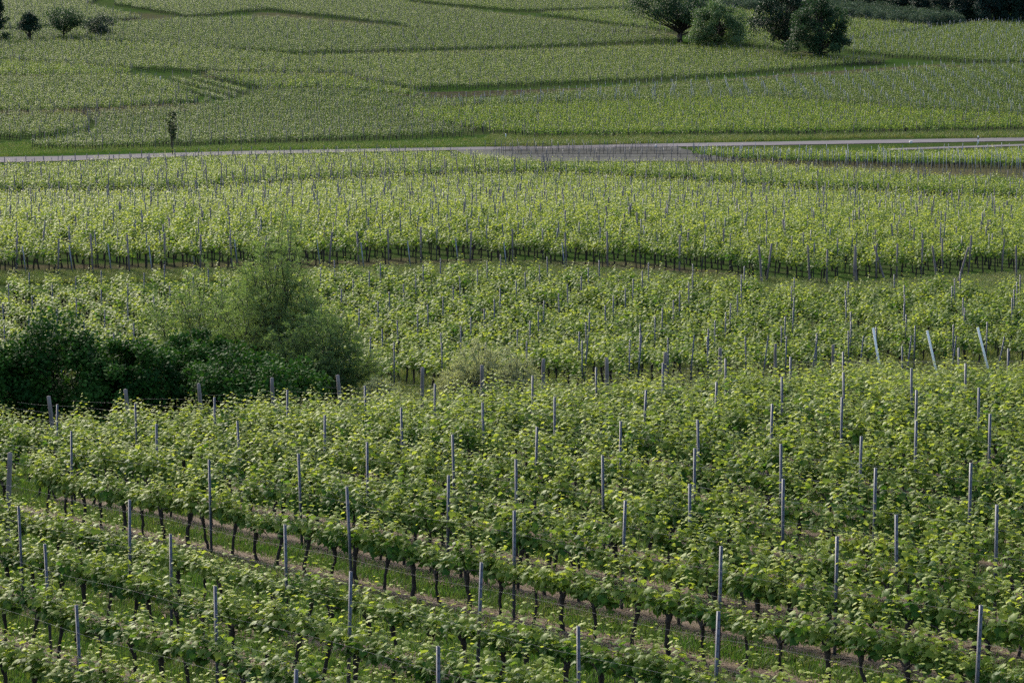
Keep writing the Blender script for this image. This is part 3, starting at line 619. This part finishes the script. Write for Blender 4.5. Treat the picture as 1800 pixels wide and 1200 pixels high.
L = [(X1, Y1, t1, s1, i1), (X2, Y2, t2, s2, i2),
     poly_pts([(-100, 505), (300, 495), (900, 487), (1300, 518), (1900, 522), (1900, 478), (1500, 500), (1300, 490), (900, 463), (300, 478), (-100, 484)], 30000, .35, 4, .75),
     poly_pts([(40, 250), (300, 262), (700, 250), (860, 242), (980, 252), (850, 258), (400, 267), (0, 276), (-100, 262)], 7000, .1, 4, 1.2),
     poly_pts([(860, 238), (1400, 241), (1900, 230), (1900, 241), (1300, 250), (860, 258)], 5000, .35, 4, 1.8),
     poly_pts([(680, 165), (900, 159), (1100, 153), (1200, 146), (1400, 130), (1640, 113), (1640, 122), (1400, 140), (1200, 153), (900, 170), (740, 175)], 5000, .0, 4, .9)]
gx_, gy_, gt_, gs_, gi_ = [np.concatenate([l[i] for l in L]) for i in range(5)]
scatter('grass', tf, np.c_[gx_, gy_, gz(gx_, gy_)], rng.uniform(0, 6, len(gx_)), gs_, gi_, gt_, 'green and dry grass growing between the vine rows and along the road')
sx_, sy_ = [], []
for c in NROWS:
    s = rng.uniform(-60, 60, 9000); X = NN_[0] * c + DN[0] * s; Y = NN_[1] * c + DN[1] * s; q_ = rng.normal(0, .17, len(s))
    X = X + NN_[0] * q_; Y = Y + NN_[1] * q_; k = (Y > 34) & (Y < 84) & (np.abs(X) < .21 * Y); sx_.append(X[k]); sy_.append(Y[k])
sx_ = np.concatenate(sx_); sy_ = np.concatenate(sy_)
nzv = .5 + .5 * np.sin(sx_ * .9 + np.sin(sy_ * .7) * 2) ; k = rng.random(len(sx_)) < .35 + .65 * nzv; sx_, sy_ = sx_[k], sy_[k]
scatter('straw', st, np.c_[sx_, sy_, gz(sx_, sy_) + .01], rng.uniform(0, 6, len(sx_)), rng.uniform(.6, 1.2, len(sx_)), rng.integers(0, 3, len(sx_)), rng.normal(0, .2, len(sx_)), 'dry brown straw lying in strips under the near vine rows')

# ------------------------------------------------------------------ trees and shrubs
def crown_tree(seed, H, Rx, base, trunk_r, lm, nclump=70, per=90, ls=.3, shape='round', dens=1., stems=1, tmpl=LEAF2):
    """trunk+limbs mesh and crown mesh made of leaf clumps carried by the limbs"""
    r = np.random.default_rng(seed); tb = MB(); cz = (H + base) / 2; hz_ = (H - base) / 2; C = []
    while len(C) < nclump:
        d = rand_dir(1, r)[0]; q_ = r.uniform(.35, 1) ** .5; z = d[2] * q_
        if shape == 'cone': wd = max(.12, .95 * (1 - (z + 1) / 2) ** .8)
        elif shape == 'vase': wd = .35 + .65 * min(1, (z + 1) / 1.1)
        elif shape == 'dome': wd = 1. if z < .15 else max(.2, 1 - .75 * (z - .15) ** 1.5)
        else: wd = 1.
        lump = 1 + .30 * math.sin(3.1 * math.atan2(d[1], d[0]) + seed) * math.cos(2.3 * z + seed * 1.7) + r.normal(0, .07)
        n_ = math.hypot(d[0], d[1]) + 1e-6
        rr = q_ * (n_ if shape in ('round',) else min(1, n_ * 1.3)) * Rx * wd * lump
        C.append((d[0] / n_ * rr, d[1] / n_ * rr, cz + z * hz_ * (lump * .5 + .5)))
    C = np.array(C)
    top = np.array([r.normal(0, .03 * H), r.normal(0, .03 * H), H * .8])
    for s_ in range(stems):
        o = np.array([0., 0, 0]) if stems == 1 else np.r_[r.normal(0, Rx * .12, 2), 0]
        zz = np.linspace(-.2, 1, 8); pts = o[None] + top[None] * zz[:, None] * (1, 1, 1) + np.c_[np.cumsum(r.normal(0, .012 * H, (8, 2)), 0) * (1 if stems == 1 else 2.5), np.zeros(8)]
        pts[0, 2] = -.3; tb.tube(pts, trunk_r * np.interp(zz, [-.2, 0, .1, .5, 1], [1.5, 1.25, 1, .6, .15]) / (stems ** .5), 8)
    for c in C[::2]:
        t0 = np.clip((c[2] - base * .6) / H * .75, .15, .75); a = top * t0; m_ = (a + c) / 2 + np.array([0, 0, -.06 * H]) * .5
        tb.tube([a, m_, c], [trunk_r * .28, trunk_r * .16, trunk_r * .05], 4, cap=False)
    n = int(per * nclump * dens); ci = r.integers(0, nclump, n); cr = Rx * ((1.95 if shape != 'vase' else 2.2) / nclump ** .42) * r.uniform(.7, 1.3, nclump)
    dd = rand_dir(n, r) * (r.uniform(0, 1, n) ** .45)[:, None] * cr[ci][:, None] * (1, 1, .75)
    pos = C[ci] + dd; out = unit(pos - (0, 0, cz * .7)) ; k = pos[:, 2] > base * .55; pos, out, ci = pos[k], out[k], ci[k]; n = len(pos)
    mid = unit(out + rand_dir(n, r) * .9 + (0, 0, -.15)); nrm = unit(out * .6 + rand_dir(n, r) * .6 + (0, 0, .6))
    age = np.clip(.4 + r.normal(0, .2, nclump)[ci] + r.normal(0, .2, n), 0, 1)
    V, Fc, A = place_leaves(tmpl, pos, mid, nrm, ls * r.uniform(.6, 1.3, n), age)
    return tb.mesh('trunk', [M_bark], True), mesh_from('crown', V, Fc, [lm], {'age': A})
def put_tree(name, mm, x, y, label, cat, group=None, rz=0., s=1., parts=('trunk', 'crown')):
    r_ = bpy.data.objects.new(name, None); COL.objects.link(r_); r_.location = (x, y, float(gz(x, y))); r_.rotation_euler = (0, 0, rz); r_.scale = (s, s, s)
    for nm, me in zip(parts, mm): link(nm, me, r_)
    tag(r_, label, cat, group); return r_
def at_px(px, py, top, wpx):
    X, Y = ground(px, py); s_ = F / (Y * cp - float(gz(X, Y)) * sp); return X, Y, (py - top) / s_, wpx / 2 / s_
TR = [ # px, base y, top y, width px, base frac, trunk r, material, shape, clumps, name, label, category
 (1197, 74, -14, 150, .42, .62, M_tree, 'dome', 95, 'walnut_tree', 'spreading walnut tree with thick bare trunk and drooping crown on its left', 'tree', 120),
 (1262, 88, 6, 92, .08, .30, M_tree2, 'dome', 75, 'bushy_tree', 'paler green bushy tree with foliage down to the ground beside the walnut tree', 'tree', 120),
 (1380, 97, -22, 104, .22, .34, M_tree3, 'dome', 85, 'deciduous_tree', 'dark round-crowned tree on a thin trunk, left of the pair on the right', 'tree', 130),
 (1440, 107, -2, 98, .10, .40, M_tree, 'dome', 85, 'deciduous_tree', 'dark lobed tree with low branches, right of the pair on the right', 'tree', 130),
 (-4, 78, -12, 44, .04, .30, M_tree3, 'cone', 55, 'conifer_tree', 'dark conifer cut by the left edge of the photo', 'tree', 110),
 (51, 75, 21, 46, .34, .30, M_tree3, 'cone', 38, 'conifer_tree', 'small ragged dark tree with conical top, second from the left edge', 'tree', 70),
 (112, 71, 18, 60, .36, .19, M_tree, 'vase', 42, 'fruit_tree', 'green vase-shaped fruit tree, third from the left edge', 'tree', 80),
 (176, 66, 27, 50, .10, .15, M_tree3, 'round', 34, 'fruit_tree', 'small dull round fruit tree, fourth from the left edge', 'tree', 62),
 (303, 273, 206, 20, .26, .06, M_sap, 'vase', 30, 'roadside_tree', 'slender young tree with narrow sparse crown standing beside the road', 'tree', 60)]
for k, (px, py, tp, wp, bf, tr_, lm, shp, ncl, nm, lab, cat_, per) in enumerate(TR):
    X, Y, H, Rx = at_px(px, py, tp, wp)
    H *= 1.25 if k == 8 else 1.; mm = crown_tree(900 + k, H, Rx * (1. if k < 8 else .75), H * bf, tr_, lm, int(ncl * 1.5), int(per * 1.3), (.36 if k < 4 else .30) if k < 8 else .13, shp, 1., 1 if k != 7 else 3)
    put_tree(nm, mm, X, Y, lab, cat_)
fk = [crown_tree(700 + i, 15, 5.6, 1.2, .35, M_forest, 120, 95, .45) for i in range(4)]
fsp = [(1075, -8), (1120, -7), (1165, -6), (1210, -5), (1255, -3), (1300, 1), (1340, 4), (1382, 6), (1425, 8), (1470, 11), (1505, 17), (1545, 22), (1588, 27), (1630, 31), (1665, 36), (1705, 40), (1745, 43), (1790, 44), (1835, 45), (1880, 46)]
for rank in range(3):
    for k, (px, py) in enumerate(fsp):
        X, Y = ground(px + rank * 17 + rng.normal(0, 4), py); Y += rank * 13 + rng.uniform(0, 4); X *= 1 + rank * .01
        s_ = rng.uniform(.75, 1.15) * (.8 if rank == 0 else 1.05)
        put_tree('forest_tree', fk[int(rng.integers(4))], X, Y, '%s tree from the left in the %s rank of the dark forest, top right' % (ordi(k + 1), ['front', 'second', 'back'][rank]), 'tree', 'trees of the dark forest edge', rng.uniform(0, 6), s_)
ok_ = [crown_tree(760 + i, 2.9, 1.7, .35, .08, M_orch, 26, 60, .26) for i in range(3)]
OP = [(1020, -3), (1150, -1), (1290, 4), (1480, 12), (1560, 19), (1650, 31), (1722, 41), (1650, 49), (1560, 43), (1480, 35), (1290, 19), (1150, 5), (1020, 1)]
PO = np.array([ground(*q_) for q_ in OP]); lo, hi = PO.min(0), PO.max(0); no_ = 0
for yy in np.arange(lo[1], hi[1], 8.):
    for xx in np.arange(lo[0], hi[0], 3.1):
        x = xx + rng.normal(0, .3); y = yy + rng.normal(0, .5)
        if in_poly(np.array(x), np.array(y), PO) and no_ < 290:
            no_ += 1; put_tree('orchard_tree', ok_[no_ % 3], x, y, 'grey-green orchard bush in the strip below the dark forest edge', 'bush', 'orchard bushes below the forest', rng.uniform(0, 6), rng.uniform(.8, 1.2))
print('orchard', no_)
# pale dead tree at the wood's edge
b = MB(); r = np.random.default_rng(4); b.tube([(0, 0, -.2), (.1, 0, 1.5), (0, .1, 3)], [.16, .12, .08], 6)
for _ in range(16):
    a = np.array([0, 0, r.uniform(1.2, 3)]); d = rand_dir(1, r, .1, .9)[0]; b.tube([a, a + d * 1., a + d * 1.9 + r.normal(0, .25, 3)], [.09, .06, .03], 4)
m_dead = plain_mat('dead_wood', (.40, .36, .32), (.52, .47, .42), 4, .9); X, Y = ground(1616, 27)
tag(link('dead_tree', b.mesh('dead_tree', [m_dead]), None, (X, Y - 3, float(gz(X, Y)))), 'small pale leafless tree at the foot of the dark forest', 'tree')

# shrubs behind the near block
def wisp(seed, H, Rx, nst, ntw, nl, ll, lm, upright=1., thin=1.):
    H *= 1.32 if seed == 51 else 1.14
    """many arching stems with long narrow leaves"""
    r = np.random.default_rng(seed); tb = MB(); P_, M_, N__, S_, A_ = [], [], [], [], []
    for i in range(nst):
        a = r.uniform(0, 6.28); out = r.uniform(.1, 1.) ** .7; hh = H * (1 - .55 * out ** 1.6) * r.uniform(.7, 1.0); e = np.array([math.cos(a) * out * Rx, math.sin(a) * out * Rx, hh])
        b0 = np.array([e[0] * .12, e[1] * .12, 0]); mid_ = b0 * .4 + e * .6 + np.array([-e[0] * .22, -e[1] * .22, -.02 * H]); tt = np.linspace(0, 1, 7)[:, None]
        path = (1 - tt) ** 2 * b0 + 2 * tt * (1 - tt) * mid_ + tt ** 2 * e; path[1:] += r.normal(0, .02 * H, (6, 3)); path[0, 2] = -.2
        tb.tube(path, np.linspace(.035, .006, 7) * (H / 5) ** .5, 5, cap=False)
        for j in range(ntw):
            t = r.uniform(.18, 1.); k = min(5, int(t * 6)); p0 = path[k] + (path[k + 1] - path[k]) * (t * 6 - k)
            sd_ = unit(np.array([r.normal(), r.normal(), r.uniform(-.1, 1.2) * upright + e[2] * 0]) + unit(e * (1, 1, 0)) * .5); TL = r.uniform(.35, .9) * (1.15 - .5 * t) * (H / 5) ** .5
            ss = np.linspace(0, 1, nl); tw = p0 + sd_ * TL * ss[:, None] + np.array([0, 0, -.22 * TL]) * (ss ** 2)[:, None]
            tb.tube(tw[::max(1, nl // 3)], .004, 3, cap=False)
            ra = rand_dir(nl, r); m_ = unit(sd_ * .8 + ra * .75 + np.array([0, 0, .05])); P_.append(tw); M_.append(m_); N__.append(unit(rand_dir(nl, r) + (0, 0, .8)))
            S_.append(ll * r.uniform(.6, 1.25, nl)); A_.append(np.clip(.25 + .5 * t + r.normal(0, .18, nl), 0, 1))
    V, Fc, A = place_leaves(NARROW, np.vstack(P_), np.vstack(M_), np.vstack(N__), np.concatenate(S_), np.concatenate(A_))
    return tb.mesh('stems', [M_bark]), mesh_from('foliage', V, Fc, [lm], {'age': A})
BASE_Y = {}
def shrub_at(px, top, wpx, d, fn, name, label, cat_, *a, **kw):
    X = (px - 900) / F * d; Y = d; z = float(gz(X, Y)); gy0 = proj(X, Y, z)[1]; s_ = F / d; H = (gy0 - top) / s_; Rx = wpx / 2 / s_
    return put_tree(name, fn(H, Rx, *a, **kw), X, Y, label, cat_, parts=('stems', 'foliage'))
dense = lambda seed, mt, n=17000, ls=.125: (lambda H, Rx: crown_tree(seed, H * .97, Rx * .9, .05, .06, mt, 120, n / 120, ls, 'round', 1., 4, LEAF4))
shrub_at(95, 560, 250, 88, dense(41, M_shrub, 25000), 'shrub', 'tall dark green shrub with rounded top at the left of the hedge', 'shrub')
shrub_at(-25, 602, 180, 87, dense(42, M_shrub), 'shrub', 'dark shrub cut by the left edge of the photo, behind the near rows', 'shrub')
shrub_at(228, 590, 190, 87, dense(43, M_shrub, 21000), 'shrub', 'dark shrub with an uneven top between the tallest dark shrub and the willow', 'shrub')
shrub_at(335, 575, 200, 89, dense(44, M_shrub, 21000), 'shrub', 'dark shrub just left of the tall willow', 'shrub')
shrub_at(455, 622, 250, 86.5, dense(45, M_shrub, 21000), 'shrub', 'dark dense shrub in front of the foot of the willow', 'shrub')
shrub_at(478, 425, 215, 94, lambda H, Rx: wisp(51, H, Rx, 60, 52, 18, .14, M_willow), 'willow_bush', 'tall feathery willow bush rising above the dark hedge', 'shrub')
shrub_at(350, 470, 250, 97, lambda H, Rx: wisp(52, H, Rx, 46, 36, 16, .14, M_willow), 'willow_bush', 'thin see-through willow bush left of the tall one', 'shrub')
shrub_at(560, 530, 230, 91, lambda H, Rx: wisp(53, H, Rx, 54, 46, 17, .14, M_willow), 'willow_bush', 'low spreading willow bush on the right of the tall one', 'shrub')
shrub_at(660, 655, 100, 88, lambda H, Rx: wisp(54, H, Rx, 26, 18, 18, .12, M_weed), 'weed_bush', 'small pale weedy bush right of the willows', 'shrub')
shrub_at(842, 600, 150, 92, lambda H, Rx: wisp(55, H, Rx, 50, 34, 18, .12, M_weed), 'weed_bush', 'pale wispy weed clump near the centre, the taller of two', 'shrub')
shrub_at(908, 615, 90, 91, lambda H, Rx: wisp(56, H, Rx, 40, 24, 16, .10, M_weed), 'weed_bush', 'brownish dry weed clump near the centre, right of the taller one', 'shrub')
shrub_at(1200, 640, 60, 93, lambda H, Rx: wisp(57, H, Rx, 22, 12, 12, .06, M_weed), 'weed_bush', 'small pale dry weed clump on the lane right of centre', 'shrub')

# ------------------------------------------------------------------ small things by the road and in the fields
def marker(px, py, H, label, name='marker_post', w_=.09, mt=None):
    X, Y = ground(px, py); b = MB(); k = .7; w2 = w_ / 2
    b.box((-w2, -w2, -.1), (w2, w2, H * .93)); b.add([(-w2,-w2,H*.93),(w2,-w2,H*.93),(w2,w2,H*.93),(-w2,w2,H*.93),(0,0,H)], [(0,1,4),(1,2,4),(2,3,4),(3,0,4)])
    return tag(link(name, b.mesh(name, [mt or M_white]), None, (X, Y, float(gz(X, Y)))), label, 'marker')
X, Y = ground(1719, 253); root = bpy.data.objects.new('reflector_post', None); COL.objects.link(root); root.location = (X, Y, float(gz(X, Y)))
tag(root, 'white roadside reflector post with a black band beside the road', 'marker')
for nm, z0, z1, mt in (('lower_body', -.1, .60, M_white), ('black_band', .602, .85, M_black), ('upper_body', .852, 1.08, M_white)):
    b = MB(); b.add([(-.07,-.05,z0),(.07,-.05,z0),(.05,.05,z0),(-.05,.05,z0),(-.07,-.05,z1),(.07,-.05,z1+.03),(.05,.05,z1+.05),(-.05,.05,z1+.02)], [(0,3,2,1),(4,5,6,7),(0,1,5,4),(1,2,6,5),(2,3,7,6),(3,0,4,7)]); link(nm, b.mesh(nm, [mt]), root)
marker(889, 244, .75, 'white marker post at the corner of the grass bank above the road', w_=.13)
marker(1153, 260, .45, 'short white marker stone on the near edge of the road', 'marker_stone', .3, M_stone)
marker(1601, 252, .35, 'low white marker stone on the verge right of centre', 'marker_stone', .4, M_stone)
marker(165, 140, .8, 'small pale post on the far brown track, left of its twin', w_=.2)
marker(282, 142, .8, 'small pale post beside the striped plot of side-on rows', w_=.2)
marker(748, 171, .6, 'small yellowish marker at the left tip of the bare soil strip', w_=.25, mt=M_stone)
for k, (px, py) in enumerate([(1592, 364), (1638, 366), (1688, 371)]):
    X, Y = ground(px, py); b = MB(); zz = np.linspace(0, .62, 4); b.tube(np.c_[zz * .05, zz * 0, zz], [.085, .075, .08, .07], 8)
    tag(link('red_sleeve', b.mesh('red_sleeve', [M_red], True), None, (X, Y - .3, float(gz(X, Y)) + .45)), '%s small red plastic sleeve round a vine foot at the block edge' % ['leftmost', 'middle', 'rightmost'][k], 'plant sleeve', 'red sleeves at the block edge')

# ------------------------------------------------------------------ the air: one closed box of thin even haze
b = MB(); b.box((-2400, -40, -60), (2400, 3400, 60)); hm = bpy.data.materials.new('haze'); hm.use_nodes = True; t = hm.node_tree; t.nodes.clear()
out = t.nodes.new('ShaderNodeOutputMaterial'); pv_ = t.nodes.new('ShaderNodeVolumePrincipled'); pv_.inputs['Color'].default_value = (.62, .74, .95, 1)
pv_.inputs['Density'].default_value = .000035; pv_.inputs['Anisotropy'].default_value = .2; t.links.new(pv_.outputs[0], out.inputs['Volume'])
if 0: tag(link('haze', b.mesh('haze', [hm])), 'thin bluish haze filling the air over the valley', kind='stuff')
print('objects', len(SC.objects))
